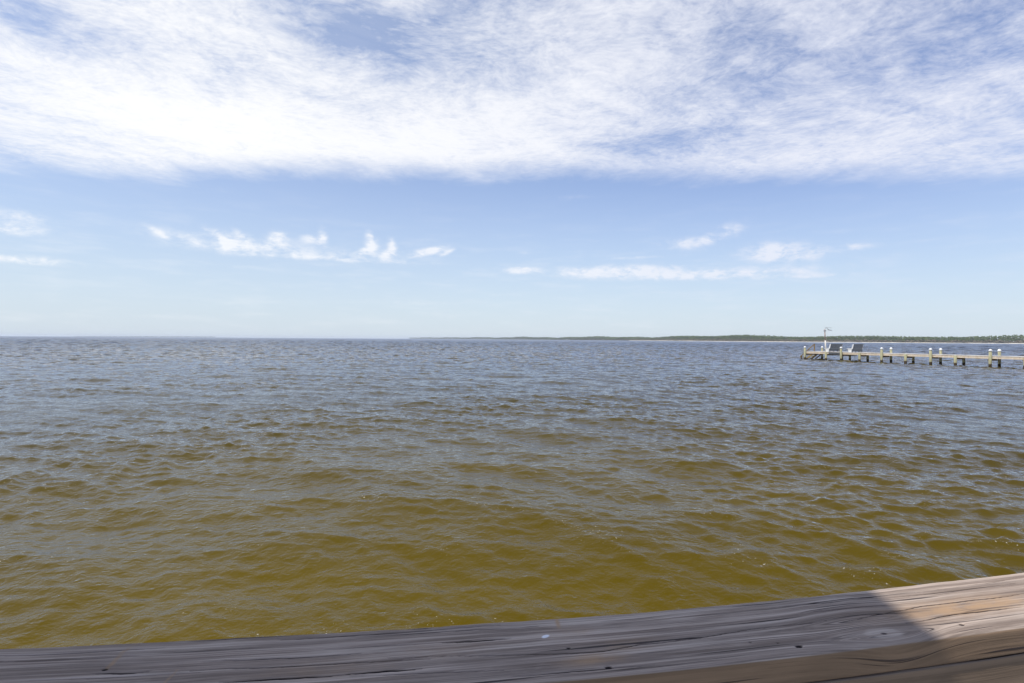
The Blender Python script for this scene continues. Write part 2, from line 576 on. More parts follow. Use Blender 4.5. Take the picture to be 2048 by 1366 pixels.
def board(name, mat, parent, width, thick, top, set_back, detail, seed):
    """a sawn board following the railing; detail adds its cracks, holes and knots.
    cross-section runs from the back edge over the top, down the front and round beneath"""
    rg = np.random.default_rng(seed)
    if detail:
        xs = np.concatenate([np.linspace(-2.6, -0.9, 60)[:-1], np.linspace(-0.9, 1.2, 1060), np.linspace(1.2, 3.0, 60)[1:]])
    else:
        xs = np.concatenate([np.linspace(-2.6, -0.9, 30)[:-1], np.linspace(-0.9, 1.2, 260), np.linspace(1.2, 3.0, 30)[1:]])
    rr = 0.0035
    prof = []           # (distance from back edge, height below top)
    def arc(cx, cz, a0, a1, n):
        for k in range(n + 1):
            a = a0 + (a1 - a0) * k / n
            prof.append((cx - rr * math.cos(a), cz - rr * math.sin(a)))
    arc(rr, rr, 0, math.pi / 2, 4)
    nt = 130 if detail else 12
    for k in range(1, nt):
        prof.append((rr + (width - 2 * rr) * k / nt, 0))
    arc(width - rr, rr, math.pi / 2, math.pi, 4)
    nf = 22 if detail else 30
    for k in range(1, nf):
        prof.append((width, rr + (thick - 2 * rr) * k / nf))
    arc(width - rr, thick - rr, math.pi, 1.5 * math.pi, 3)
    arc(rr, thick - rr, 1.5 * math.pi, 2 * math.pi, 3)
    prof = np.array(prof)
    Pd = np.broadcast_to(prof[None, :, 0], (len(xs), len(prof)))
    Ph = np.broadcast_to(prof[None, :, 1], (len(xs), len(prof)))
    S = np.broadcast_to(xs[:, None], Pd.shape)
    # foot points and normals
    foot = np.array([rail_pt(X)[0][:2] for X in xs]); tan = np.array([rail_pt(X)[1][:2] for X in xs])
    nrm = np.stack([tan[:, 1], -tan[:, 0]], -1)
    dist = Pd + set_back
    # worn edges
    e_back = wobble(xs, seed + 1) * 0.0035; e_front = wobble(xs, seed + 2) * 0.0016
    wgt = np.clip(Pd / width, 0, 1)
    dist = dist + (e_back[:, None] * (1 - wgt) + e_front[:, None] * wgt)
    h = Ph.copy()
    crack = np.zeros_like(h); stain = np.zeros_like(h); knot = np.zeros_like(h); pale = np.zeros_like(h); darkm = np.zeros_like(h)
    # grain coordinates: along, across (unrolled over the profile), pushed aside by the knots
    perim = np.concatenate([[0], np.cumsum(np.hypot(np.diff(prof[:, 0]), np.diff(prof[:, 1])))])
    G = np.broadcast_to(perim[None, :], Pd.shape).copy()
    Gx = S.copy()
    if detail:
        topm = np.clip(1 - Ph / 0.003, 0, 1)
        for (kx, kv), rad, am in ((KNOT, 0.030, 0.026), (KNOT2, 0.040, 0.014)):
            ds = (S - kx) / (rad * 2.2); dv = (Pd - kv)
            fall = np.exp(-ds ** 2) * np.exp(-np.abs(dv) / (rad * 1.1))
            G = G - np.sign(dv) * am * fall * np.clip(np.abs(dv) / 0.004, 0, 1)
            rk = np.hypot((S - kx) / 1.8, dv)
            k_ = np.clip(1 - rk / 0.021, 0, 1)
            knot = np.maximum(knot, k_ * (1.0 if am > 0.015 else 0.0))
        for pts, st, hw in CRACKS:
            q = [rail_sv(*p) for p in pts]
            sel = (S[:, 0] > min(a[0] for a in q) - 0.03) & (S[:, 0] < max(a[0] for a in q) + 0.03)
            if not sel.any(): continue
            jag = (wobble(S[sel, 0], int(pts[0][0]) + 5, 9, 0.008, 0.16) * 0.0022)[:, None]
            dd, tb = seg_dist(S[sel], Pd[sel] + jag, q)
            wd = hw * 0.00125 * (0.35 + 0.9 * np.sin(np.pi * np.clip(tb, 0.02, 0.98)))
            c_ = np.clip(1.35 - dd / wd * 0.75, 0, 1) * st * topm[sel]
            crack[sel] = np.maximum(crack[sel], c_)
        for hx, hy, rd in HOLES:
            a = rail_sv(hx, hy)
            dd = np.hypot((S - a[0]) / 1.7, Pd - a[1])
            crack = np.maximum(crack, np.clip(1.6 - dd / (rd * 0.0008), 0, 1) * topm)
        for pts, hw in (([(272, 1288), (245, 1305), (222, 1330), (212, 1338)], 3.0), ([(356, 1338), (345, 1350), (328, 1368)], 1.3), ([(1113, 1237), (1118, 1255)], 3.0)):
            q = [rail_sv(*p) for p in pts]
            dd, tb = seg_dist(S, Pd, q)
            stain = np.maximum(stain, np.clip(1.4 - dd / (hw * 0.001), 0, 1) * 0.8 * topm)
        for sx, sy, rx, ry, am in ((1185, 1318, 0.040, 0.012, 0.8), (1245, 1288, 0.045, 0.014, 0.45), (1140, 1262, 0.03, 0.012, 0.4),
                                   (1930, 1214, 0.17, 0.022, 0.95), (2040, 1200, 0.08, 0.014, 0.5), (640, 1340, 0.10, 0.02, 0.3), (880, 1300, 0.06, 0.02, 0.25)):
            a = rail_sv(sx, sy)
            stain = np.maximum(stain, np.exp(-((S - a[0]) / rx) ** 2 - ((Pd - a[1]) / ry) ** 2) * am * topm)
        for sx, sy, rx, ry, am in ((1705, 1238, 0.10, 0.012, 0.9), (1600, 1240, 0.10, 0.010, 0.35), (1800, 1250, 0.06, 0.010, 0.7), (1060, 1318, 0.05, 0.010, 0.6), (960, 1325, 0.04, 0.008, 0.6), (1210, 1288, 0.035, 0.006, 0.5),
                                   (150, 1335, 0.10, 0.012, 0.5), (500, 1345, 0.10, 0.010, 0.35), (1960, 1188, 0.12, 0.008, 0.5)):
            a = rail_sv(sx, sy)
            darkm = np.maximum(darkm, np.exp(-((S - a[0]) / rx) ** 2 - ((Pd - a[1]) / ry) ** 2) * am * topm)
        a = rail_sv(1091, 1273)
        pale = np.clip(1.6 - np.hypot((S - a[0]) / 1.6, Pd - a[1] + (S - a[0]) * 0.3) / 0.0032, 0, 1) * topm
        h = h + crack * 0.0022 - pale * 0.0004
        # slow cupping and sawn unevenness of the top
        h = h + topm * (0.0012 * np.sin(Pd / width * 9 + 3 * np.sin(S * 2.1)) * 0.4 + wobble(xs, seed + 7, 8, 0.2, 1.5)[:, None] * 0.002)
    lift = wobble(xs, seed + 9, 6, 0.5, 2.5)[:, None] * (0.0 if detail else 0.004)
    Xw = foot[:, None, 0] + nrm[:, None, 0] * dist
    Yw = foot[:, None, 1] + nrm[:, None, 1] * dist
    Zw = top - h + lift
    off = OFF[parent.name]
    Vw = np.stack([Xw - off.x, Yw - off.y, Zw - off.z], -1).reshape(-1, 3)
    F = grid_faces(len(xs), len(prof), wrap=True)
    o = np_mesh(name, Vw, F, mat)
    o.parent = parent
    OFF[o.name] = off
    at = o.data.attributes.new('grain', 'FLOAT_VECTOR', 'POINT')
    at.data.foreach_set('vector', np.stack([Gx, G, np.full_like(G, seed)], -1).astype(np.float32).ravel())
    for nm, arr in (('crack', crack), ('stain', stain), ('knot', knot), ('pale', pale), ('dark', darkm)):
        at = o.data.attributes.new(nm, 'FLOAT', 'POINT'); at.data.foreach_set('value', arr.astype(np.float32).ravel())
    return o


def old_wood(name, base, dark, light, brown, brown_face):
    m, N, b = material(name)
    g = N.attr('grain').outputs['Vector']
    gx, gy, gz = N.sep(g)
    wv = N.m('MULTIPLY', N.m('SUBTRACT', N.noise(N.vm('MULTIPLY', g, (1.7, 5, 1)), 1.0, 2, 0.5), 0.5), 0.020)
    gy2 = N.m('ADD', gy, wv)
    g2 = N.xyz(gx, gy2, gz)
    ring = N.noise(N.vm('MULTIPLY', g2, (0.9, 95, 1)), 1.0, 3, 0.55)            # growth rings
    fib = N.noise(N.vm('MULTIPLY', g2, (7.0, 520, 1)), 1.0, 4, 0.6)             # fibres
    c1_ = N.noise(N.vm('MULTIPLY', g2, (2.4, 125, 1)), 1.0, 2, 0.5)            # drying checks, coarse and fine
    c2_ = N.noise(N.vm('MULTIPLY', g2, (3.6, 230, 5)), 1.0, 2, 0.5)
    band = N.noise(N.vm('MULTIPLY', g2, (0.8, 22, 3)), 1.0, 2, 0.5)
    check = N.m('ADD', N.m('MINIMUM', c1_, N.m('ADD', c2_, 0.035)), N.m('MULTIPLY', N.m('SUBTRACT', band, 0.5), 0.16))
    line = N.noise(N.vm('MULTIPLY', g2, (1.6, 210, 9)), 1.0, 3, 0.6)
    patch = N.noise(N.vm('MULTIPLY', g, (4.5, 26, 1)), 1.0, 5, 0.6)
    blot = N.noise(N.vm('MULTIPLY', g, (16, 40, 1)), 1.0, 5, 0.65)
    c = N.mix(N.step(ring, 0.32, 0.68), dark, base)
    c = N.mix(N.m('MULTIPLY', N.step(line, 0.52, 0.34), 0.6), c, tuple(x * 0.8 for x in dark))
    c = N.mix(N.m('MULTIPLY', N.step(patch, 0.45, 0.75), 0.65), c, light)
    # late-wood lines: thin dark contours running with the grain
    for fx, fy, fz, am in ((0.7, 34, 2, 0.55), (1.1, 75, 4, 0.60), (1.5, 120, 6, 0.45)):
        rn = N.noise(N.vm('MULTIPLY', g2, (fx, fy, fz)), 1.0, 2, 0.45)
        rl_ = N.step(N.m('ABSOLUTE', N.m('SUBTRACT', rn, 0.5)), 0.045, 0.008)
        c = N.mix(N.m('MULTIPLY', N.m('MULTIPLY', rl_, am), N.step(fib, 0.30, 0.55)), c, tuple(x * 0.55 for x in dark))
    c = N.mix(N.m('MULTIPLY', N.step(blot, 0.52, 0.75), 0.45), c, tuple(x * 0.72 for x in base))
    c = N.mix(N.m('MULTIPLY', N.step(fib, 0.45, 0.75), 0.45), c, tuple(min(1, x * 1.35) for x in base))
    c = N.mix(N.m('MULTIPLY', N.step(fib, 0.48, 0.25), 0.40), c, tuple(x * 0.6 for x in dark))
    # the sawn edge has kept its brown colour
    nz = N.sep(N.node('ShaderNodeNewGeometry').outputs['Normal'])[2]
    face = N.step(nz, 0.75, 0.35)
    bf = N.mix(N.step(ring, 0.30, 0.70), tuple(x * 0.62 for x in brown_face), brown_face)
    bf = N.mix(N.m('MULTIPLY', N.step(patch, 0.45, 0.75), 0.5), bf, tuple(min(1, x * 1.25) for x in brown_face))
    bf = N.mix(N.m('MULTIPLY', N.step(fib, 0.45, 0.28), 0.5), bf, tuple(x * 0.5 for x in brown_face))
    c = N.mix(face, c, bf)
    st = N.attr('stain').outputs['Fac']
    c = N.mix(N.m('MULTIPLY', st, N.step(blot, 0.30, 0.62)), c, brown)
    kn = N.attr('knot').outputs['Fac']
    dk = N.attr('dark').outputs['Fac']
    c = N.mix(N.m('MULTIPLY', dk, N.step(N.m('ADD', ring, N.m('MULTIPLY', patch, 0.5)), 0.95, 0.55)), c, tuple(x * 0.62 for x in dark))
    kd = N.m('ADD', kn, N.m('MULTIPLY', N.m('SUBTRACT', blot, 0.5), 0.9))
    c = N.mix(N.m('MULTIPLY', N.m('MULTIPLY', N.step(kd, 0.12, 0.5), N.step(kn, 0.0, 0.3)), N.lin(ring, 0.35, 0.65, 0.05, 0.45)), c, tuple(min(1, x * 1.12) for x in light))
    c = N.mix(N.m('MULTIPLY', N.step(kn, 0.82, 0.95), N.step(blot, 0.40, 0.52)), c, (0.06, 0.04, 0.035))
    ck = N.step(check, 0.36, 0.29)
    c = N.mix(N.m('MULTIPLY', ck, 0.9), c, (0.035, 0.026, 0.026))
    cr = N.attr('crack').outputs['Fac']
    c = N.mix(N.step(cr, 0.25, 0.8), c, (0.018, 0.012, 0.012))
    c = N.mix(N.step(N.attr('pale').outputs['Fac'], 0.2, 0.8), c, (0.8, 0.8, 0.82))
    N.put(b.inputs['Base Color'], c)
    b.inputs['Roughness'].default_value = 0.82
    b.inputs['Specular IOR Level'].default_value = 0.22
    h = N.m('ADD', N.m('MULTIPLY', ring, 1.0), N.m('ADD', N.m('MULTIPLY', fib, 0.35), N.m('MULTIPLY', ck, -0.9)))
    h = N.m('ADD', h, N.m('MULTIPLY', blot, 0.3))
    N.put(b.inputs['Normal'], N.bump(h, 0.75, 0.0016))
    return m


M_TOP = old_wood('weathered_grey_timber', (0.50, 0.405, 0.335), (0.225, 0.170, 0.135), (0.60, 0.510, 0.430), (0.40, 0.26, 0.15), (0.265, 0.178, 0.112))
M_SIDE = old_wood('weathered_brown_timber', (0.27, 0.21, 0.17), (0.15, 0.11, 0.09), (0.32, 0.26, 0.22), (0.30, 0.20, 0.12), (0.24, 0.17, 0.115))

DECK_Z = 0.92
p0, t0 = rail_pt(0.2)
rail = thing('deck_railing', (p0.x, p0.y, DECK_Z), 'weathered grey timber railing running across the bottom of the view, half in shade', 'railing')
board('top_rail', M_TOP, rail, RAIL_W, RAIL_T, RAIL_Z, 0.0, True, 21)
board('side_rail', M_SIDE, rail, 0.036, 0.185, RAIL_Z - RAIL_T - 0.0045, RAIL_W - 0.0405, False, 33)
M_POST = plain('post_timber', (0.22, 0.18, 0.15), 0.85, 0.25, 9, (6, 6, 1), bump=0.004)
for X in (-1.9, 0.45 + 1.75):
    q, t = rail_pt(X); nv = Vector((t.y, -t.x, 0))
    MB().box(q + nv * 0.006 - t * 0.045 + Vector((0, 0, -0.4)), t * 0.09, nv * 0.088, (0, 0, RAIL_Z - RAIL_T - 0.004 + 0.4)).build('post', M_POST, rail, 0.004)

# the deck the viewer stands on and the roof above it, whose edge shades the rail
M_DECK = plain('deck_boards', (0.24, 0.21, 0.19), 0.85, 0.25, 5, (1, 14, 1), bump=0.004)
mb = MB()
q, t = rail_pt(0.2); nv = Vector((t.y, -t.x, 0))
base = Vector((q.x, q.y, 0)) + nv * 0.11
for k in range(26):
    a = base + nv * (k * 0.145) - t * 4.0
    mb.box(a + Vector((0, 0, DECK_Z - 0.035)), t * 8.0, nv * 0.139, (0, 0, 0.035))
deck = mb.build('deck', M_DECK, None, 0.003); tag(deck, kind='structure')
ROOF_Z = RAIL_Z + 2.60
XE = 0.596 - 0.5 * 2.60
M_ROOF = plain('roof_boards', (0.30, 0.26, 0.22), 0.8, 0.2, 4, (1, 10, 1))
mb = MB()
mb.box((XE - 2.7, -1.6, ROOF_Z), (2.7, 0, 0), (0, 2.1, 0), (0, 0, 0.03))
for k in range(4):
    mb.box((XE - 0.06 - k * 0.82, -1.57, ROOF_Z - 0.125), (0.045, 0, 0), (0, 2.0, 0), (0, 0, 0.122))
for yy in (-1.5, 0.30):
    mb.box((XE - 2.65, yy, ROOF_Z - 0.30), (2.6, 0, 0), (0, 0.09, 0), (0, 0, 0.172))
for xx, yy in ((XE - 2.6, -1.5), (XE - 0.35, -1.5), (XE - 2.6, 0.30)):
    mb.box((xx, yy, DECK_Z - 0.5), (0.09, 0, 0), (0, 0.088, 0), (0, 0, ROOF_Z - 0.302 - DECK_Z + 0.5))
roof = mb.build('roof', M_ROOF, None); tag(roof, kind='structure')

# ------------------------------------------------------------------ far pier
HD = 1.10                                   # its deck above the water
DROP = CAM.z - HD


def pier_line(px):
    """point of the pier's near deck edge that shows at picture column px"""
    off = 28.0 - 0.0185 * (2048 - px)
    yh = 671.5 + 0.0068 * px
    p = on_z(px, yh + off, HD)
    return Vector((p.x, p.y, 0))


A0, A1 = pier_line(1608), pier_line(2048)
D = (A0 - A1).normalized()                  # out to the end of the pier
C = Vector((-D.y, D.x, 0))
if C.x < 0: C = -C                          # across, towards the far side


def t_of(px):
    """distance from A1 along D that shows at column px"""
    lo, hi = -30.0, 60.0
    Rm = CM.inverted()
    for _ in range(60):
        mid = (lo + hi) / 2
        q = Rm @ (A1 + D * mid + Vector((0, 0, HD)) - CAM)
        col = 1024 + 1024 * q.x / -q.z
        if col > px: lo = mid
        else: hi = mid
    return lo


def wood(name, col, light, rough=0.8, wet=None):
    m, N, b = material(name)
    geo = N.node('ShaderNodeNewGeometry').outputs['Position']
    n1 = N.noise(N.vm('MULTIPLY', geo, (3, 3, 1.0)), 3.0, 5, 0.6)
    n2 = N.noise(geo, 0.9, 3, 0.5)
    c = N.mix(N.step(n1, 0.3, 0.7), col, light)
    c = N.mix(N.m('MULTIPLY', N.step(n2, 0.45, 0.7), 0.4), c, tuple(x * 0.7 for x in col))
    if wet is not None:
        z = N.sep(geo)[2]
        lv = N.m('ADD', z, N.m('MULTIPLY', N.m('SUBTRACT', n1, 0.5), 0.2))
        c = N.mix(N.step(lv, wet + 0.04, wet - 0.03), c, (0.050, 0.032, 0.015))
    N.put(b.inputs['Base Color'], c)
    b.inputs['Roughness'].default_value = rough
    b.inputs['Specular IOR Level'].default_value = 0.25
    return m


M_PILE = wood('treated_pile', (0.28, 0.27, 0.165), (0.40, 0.38, 0.24), wet=0.30)
M_PDECK = wood('pier_boards', (0.62, 0.58, 0.54), (0.74, 0.71, 0.67))
M_FASCIA = wood('pier_fascia', (0.56, 0.45, 0.32), (0.68, 0.59, 0.48))
M_BEAM = wood('pier_beam', (0.20, 0.13, 0.07), (0.26, 0.17, 0.09))
M_STAIR = wood('stair_timber', (0.27, 0.20, 0.085), (0.36, 0.28, 0.13), wet=0.16)
M_RAIL = wood('handrail_timber', (0.17, 0.11, 0.045), (0.24, 0.16, 0.07), wet=0.16)
M_WHITE = plain('white_paint', (0.78, 0.78, 0.77), 0.5, 0.04, 3)
M_BENCH = plain('bench_paint', (0.72, 0.72, 0.71), 0.6, 0.06, 4)
M_BENCH_SHADE = plain('bench_shade_paint', (0.13, 0.14, 0.15), 0.7, 0.15, 4)  # white paint darkened: the shade on the bench backs is put into the colour
UP = Vector((0, 0, 1))

TE = t_of(1611)                              # outer end
TP = t_of(1716)                              # where the bench platform starts
WW = 1.75                                    # walkway width
WP = 3.35                                    # platform width
pier = thing('fishing_pier', A1 + D * TE, 'long low timber pier on piles with white capped posts, reaching out from the right', 'pier')
# decking: planks laid across
mb = MB()
tt = -16.0
rr_ = random.Random(3)
while tt < TE - 0.02:
    wd = 0.145
    wide = WP if tt >= TP else WW
    mb.box(A1 + D * tt + UP * (HD - 0.04 + rr_.uniform(-0.004, 0.004)) + C * (0.0 + rr_.uniform(-0.015, 0.015)), D * (wd - 0.008), C * wide, UP * 0.04)
    tt += wd
mb.build('decking', M_PDECK, pier)
# edge boards and inner joists
mb = MB()
for a, b_, c_ in ((-16.0, TP, 0.03), (TP, TE - 0.05, 0.03), (-16.0, TP, WW - 0.08), (TP, TE - 0.05, WP - 0.08)):
    mb.box(A1 + D * a + C * c_ + UP * (HD - 0.285), D * (b_ - a - 0.004), C * 0.045, UP * 0.243)
for a, b_, c_ in ((-16.0, TE - 0.1, WW * 0.5), (TP, TE - 0.1, WW + 0.5)):
    mb.box(A1 + D * a + C * c_ + UP * (HD - 0.285), D * (b_ - a), C * 0.045, UP * 0.243)
mb.box(A1 + D * (TE - 0.05) + C * 0.02 + UP * (HD - 0.285), D * 0.045, C * (WP - 0.05), UP * 0.243)
mb.build('edge_joist', M_FASCIA, pier)

pile_cols = [(1611, 1), (1653, 0), (1683.5, 1), (1720.5, 0), (1764, 1), (1811.5, 0), (1863, 1), (1912.5, 0), (1981, 1)]
bents = [(t_of(c_), cap) for c_, cap in pile_cols]
bents += [(bents[-1][0] - 2.55, 0), (bents[-1][0] - 5.1, 1), (bents[-1][0] - 7.65, 0)]


def pile(pos, cap, lean, top=None):
    r = 0.125
    ztop = HD + (0.50 if cap else 0.0) if top is None else top
    f = pos + UP * -1.2
    g = pos + UP * ztop + lean
    o = MB().tube([f, f.lerp(g, 0.5), g], [r * 1.06, r * 1.02, r * 0.98], 14).build('pile', M_PILE, pier)
    if cap:
        cb = MB()
        n = 14
        rings = [(-0.06, r * 1.16), (0.03, r * 1.16), (0.07, r * 1.10), (0.13, r * 0.62), (0.165, r * 0.18)]
        cb.tube([g + UP * z for z, _ in rings], [q for _, q in rings], n)
        cb.build('pile_cap', M_WHITE, o)
    return o


rl = random.Random(5)
for i, (tb, cap) in enumerate(bents):
    wide = WP if i < 3 else WW
    near_p = A1 + D * tb - C * 0.10
    far_p = A1 + D * tb + C * (wide - 0.12 if not cap else wide + 0.02)
    pile(near_p, cap, C * rl.uniform(-0.05, 0.03) + D * rl.uniform(-0.04, 0.04), None if cap else HD - 0.045)
    fc = cap and i != 2
    pile(far_p if fc else A1 + D * tb + C * (wide - 0.25 - (1.5 if i == 2 else 0.0)), fc, C * rl.uniform(-0.03, 0.03), None if fc else HD - 0.30)
    MB().box(A1 + D * (tb + 0.14) + C * 0.05 + UP * (HD - 0.47), D * 0.07, C * (wide - 0.1), UP * 0.183).build('cross_beam', M_BEAM, pier)
# skirt boards under the first bench, darker than the other edge boards
ta, tb = t_of(1682), t_of(1657)
M_SKIRT = wood('skirt_boards', (0.075, 0.08, 0.085), (0.10, 0.105, 0.11))
mb = MB()
for k in range(3):
    L = (tb - ta) / 3
    mb.box(A1 + D * (ta + k * L) - C * 0.03 + UP * (HD - 0.32), D * (L - 0.02), C * 0.055, UP * 0.28)
o = mb.build('skirt_board', M_SKIRT, pier); o['label'] = 'dark grey boards on the edge below the first bench'

# steps down into the water at the outer end
E = A1 + D * TE
st = MB()
c0, c1 = 1.75, 2.75
for cc in (c0, c1 - 0.05):
    st.prism([E + C * cc + D * 0.0 + UP * (HD - 0.05), E + C * cc + D * 0.0 + UP * (HD - 0.34), E + C * cc + D * 1.30 + UP * -0.25, E + C * cc + D * 1.50 + UP * -0.12], C * 0.05)
stairs = st.build('stairs', M_STAIR, pier)
for k in range(5):
    f = (k + 0.7) / 5.2
    MB().box(E + C * (c0 + 0.052) + D * (1.4 * f - 0.12) + UP * (HD - 0.10 - 1.18 * f), D * 0.25, C * (c1 - c0 - 0.106), UP * 0.04).build('tread', M_STAIR, stairs)
hr = MB()
pt = E + C * 1.68 - D * 0.05
lo = E + C * 1.68 + D * 1.75
hr.box(pt + UP * (HD - 0.28), -D * 0.10, -C * 0.10, UP * (0.98 + 0.28))
hr.box(lo + UP * -0.9, -D * 0.10, -C * 0.10, UP * (0.9 + 0.42))
hr.prism([pt - C * 0.1 + UP * (HD + 0.92), pt - C * 0.1 + UP * (HD + 0.78), lo - C * 0.1 + UP * 0.20 + D * 0.10, lo - C * 0.1 + UP * 0.34 + D * 0.10], -C * 0.045)
hr.build('stair_handrail', M_RAIL, stairs)
# bracing below the outer end
br = MB()
br.prism([E + C * 2.8 - D * 0.3 + UP * (HD - 0.3), E + C * 2.8 - D * 0.5 + UP * (HD - 0.3), E + C * 2.8 + D * 0.9 + UP * -0.3, E + C * 2.8 + D * 1.1 + UP * -0.3], C * 0.05)
br.build('brace', M_BEAM, pier)


def bench(px_back, length, label, c_off=0.0):
    """slatted bench across the pier, looking out to sea; its back is turned to the shore"""
    tb = t_of(px_back)
    B = A1 + D * tb + C * c_off + UP * HD          # foot of the back at the near end
    root = thing('pier_bench', B + C * (length / 2), label, 'bench', 'white benches on the pier')
    # end panels: pedestal below the seat
    for s in (0.0, length - 0.06):
        sp = MB()
        sp.prism([B + C * s + D * 0.10, B + C * s + D * 0.42, B + C * s + D * 0.50 + UP * 0.40, B + C * s + D * 0.02 + UP * 0.40], C * 0.06)
        sp.build('side_panel', M_BENCH, root)
        bp_ = MB()
        bp_.prism([B + C * s + UP * 0.40 + D * 0.09, B + C * s + UP * 0.40 - D * 0.05, B + C * s + UP * 1.0 - D * 0.19, B + C * s + UP * 1.0 - D * 0.08], C * 0.06)
        bp_.build('back_post', M_BENCH, root)
    se = MB()
    for k in range(4):
        se.box(B + D * (0.03 + k * 0.145) + UP * 0.403 - C * 0.03, D * 0.135, C * (length + 0.06), UP * 0.055)
    se.build('seat', M_BENCH, root, 0.006)
    bk = MB()
    n = 5
    v0 = UP * 0.42 - D * 0.06; v1 = UP * 1.01 - D * 0.20
    for k in range(n):
        a = B + v0.lerp(v1, k / n) + C * 0.062
        e = (v1 - v0) / n * 0.88
        nr = e.cross(C).normalized()
        if nr.dot(D) > 0: nr = -nr
        bk.box(a, C * (length - 0.124), e, -nr * 0.03)
    bk.build('backrest', M_BENCH_SHADE, root)
    # boards and legs under the back
    for k in range(4):
        x_ = 0.02 + (length - 0.14) * k / 3
        MB().box(B + C * x_ - D * 0.03, C * 0.11, D * 0.05, UP * 0.40).build('leg', M_BENCH_SHADE, root)
    MB().box(B + UP * 0.12 - D * 0.045, C * length, D * 0.013, UP * 0.27).build('apron', M_BENCH_SHADE, root)
    return root


bench(1658.5, 2.45, 'outer white slatted bench beside the lamp pole, back turned to the shore')
bench(1703.5, 2.0, 'white slatted bench nearer the shore, standing alone on the pier', 0.05)

# lamp pole with a flat panel and lamp head
base_l = A1 + D * t_of(1648) + C * 0.35 + UP * HD
lamp = thing('pier_lamp', base_l, 'slim leaning lamp pole with flat panel and lamp arm, rising from the pier', 'lamp')
Rt = Vector((1, 0, 0))
topv = base_l + UP * 2.85 - Rt * 0.16
M_POLE = plain('pole_timber', (0.42, 0.33, 0.29), 0.8, 0.15, 3, (4, 4, 1))
M_PALE = plain('pale_sleeve', (0.66, 0.62, 0.56), 0.6, 0.08, 3)
M_METAL = plain('grey_metal', (0.33, 0.34, 0.36), 0.5, 0.1, 5)
mid = base_l.lerp(topv, 0.5)
MB().tube([base_l, mid], 0.085, 12).build('sleeve', M_PALE, lamp)
MB().tube([mid, topv], [0.075, 0.06], 12).build('pole', M_POLE, lamp)
o = MB().box(topv + Vector((-0.09, -0.09, -0.30)), (0.20, 0, 0), (0, 0.18, 0), (0, 0, 0.2)).build('bracket', M_METAL, lamp, 0.01)
MB().tube([topv + UP * -0.04, topv + Rt * 0.12 + UP * 0.14, topv + Rt * 0.26 + UP * 0.16, topv + Rt * 0.42 + UP * 0.02, topv + Rt * 0.5 - UP * 0.05], 0.022, 8).build('arm', M_METAL, lamp)
MB().box(topv + Rt * 0.12 + UP * 0.185 + Vector((0, -0.25, 0)), Rt * 0.62 - UP * 0.035, (0, 0.5, 0.03), (0, 0, 0.03)).build('panel', M_METAL, lamp)
MB().box(topv + Rt * 0.42 - UP * 0.05 + Vector((0, -0.1, 0)), Rt * 0.46 - UP * 0.07, (0, 0.2, 0), (0, 0, -0.06)).build('lamp_head', M_METAL, lamp, 0.01)
MB().tube([topv + Rt * 0.24 - UP * 0.02, topv + Rt * 0.30 - UP * 0.5, topv + Rt * 0.27 - UP * 1.2, base_l + Rt * 0.1 + UP * 1.35], 0.008, 6).build('cable', M_PALE, lamp)

# ------------------------------------------------------------------ far shore
SH = [(2900, 820), (2400, 980), (2048, 1120), (1850, 1180), (1650, 1300), (1500, 1520), (1400, 1760), (1300, 2100), (1200, 2600), (1100, 3250), (1000, 4100), (900, 5600), (815, 7600)]
SP = np.array([((x - 1024) / 1024 * z, z) for x, z in SH])
cum = np.concatenate([[0], np.cumsum(np.hypot(*np.diff(SP, axis=0).T))])


def shore(s):
    return np.stack([np.interp(s, cum, SP[:, 0]), np.interp(s, cum, SP[:, 1])], -1)


def shore_n(s):
    a = shore(np.clip(s - 60, 0, cum[-1])); b_ = shore(np.clip(s + 60, 0, cum[-1]))
    tg = b_ - a; tg /= np.linalg.norm(tg, axis=-1, keepdims=True)
    return np.stack([tg[:, 1], -tg[:, 0]], -1)          # inland


ss = np.concatenate([np.arange(0, 3200, 8.0), np.arange(3200, cum[-1], 40.0)])
nn = shore_n(ss)
if nn[10] @ np.array([1, 1]) < 0: SGN = -1
else: SGN = 1
nn = nn * SGN
wig = (wobble(ss, 3, 9, 30, 500) * 16)


def strip(name, prof, mat, last=None):
    k = len(ss) if last is None else int(np.searchsorted(ss, last))
    pts = shore(ss)
    rows = []
    for dist, z, jz in prof:
        p = pts + nn * (dist + wig)[:, None]
        rows.append(np.concatenate([p, (z + rng.normal(0, jz, len(ss)))[:, None]], 1))
    V = np.stack(rows, 1)[:k].reshape(-1, 3)
    return np_mesh(name, V, grid_faces(k, len(prof)), mat)


M_SAND = plain('pale_sand', (0.74, 0.68, 0.57), 0.9, 0.12, 0.02)
M_LAND = plain('woodland_floor', (0.09, 0.085, 0.05), 0.95, 0.2, 0.05)
tag(strip('beach', [(-10, -0.6, 0), (0, 0.05, 0), (8, 1.0, 0.1), (20, 1.5, 0.25), (34, 1.6, 0.2)], M_SAND, float(np.interp(-2300, -SP[::-1, 1], cum[::-1]))), kind='structure')
tag(strip('land', [(2, -0.3, 0), (6, 0.3, 0.1), (26, 1.4, 0), (36, 2.0, 0.2), (120, 2.8, 0.3), (600, 3.4, 0.5)], M_LAND), kind='structure')

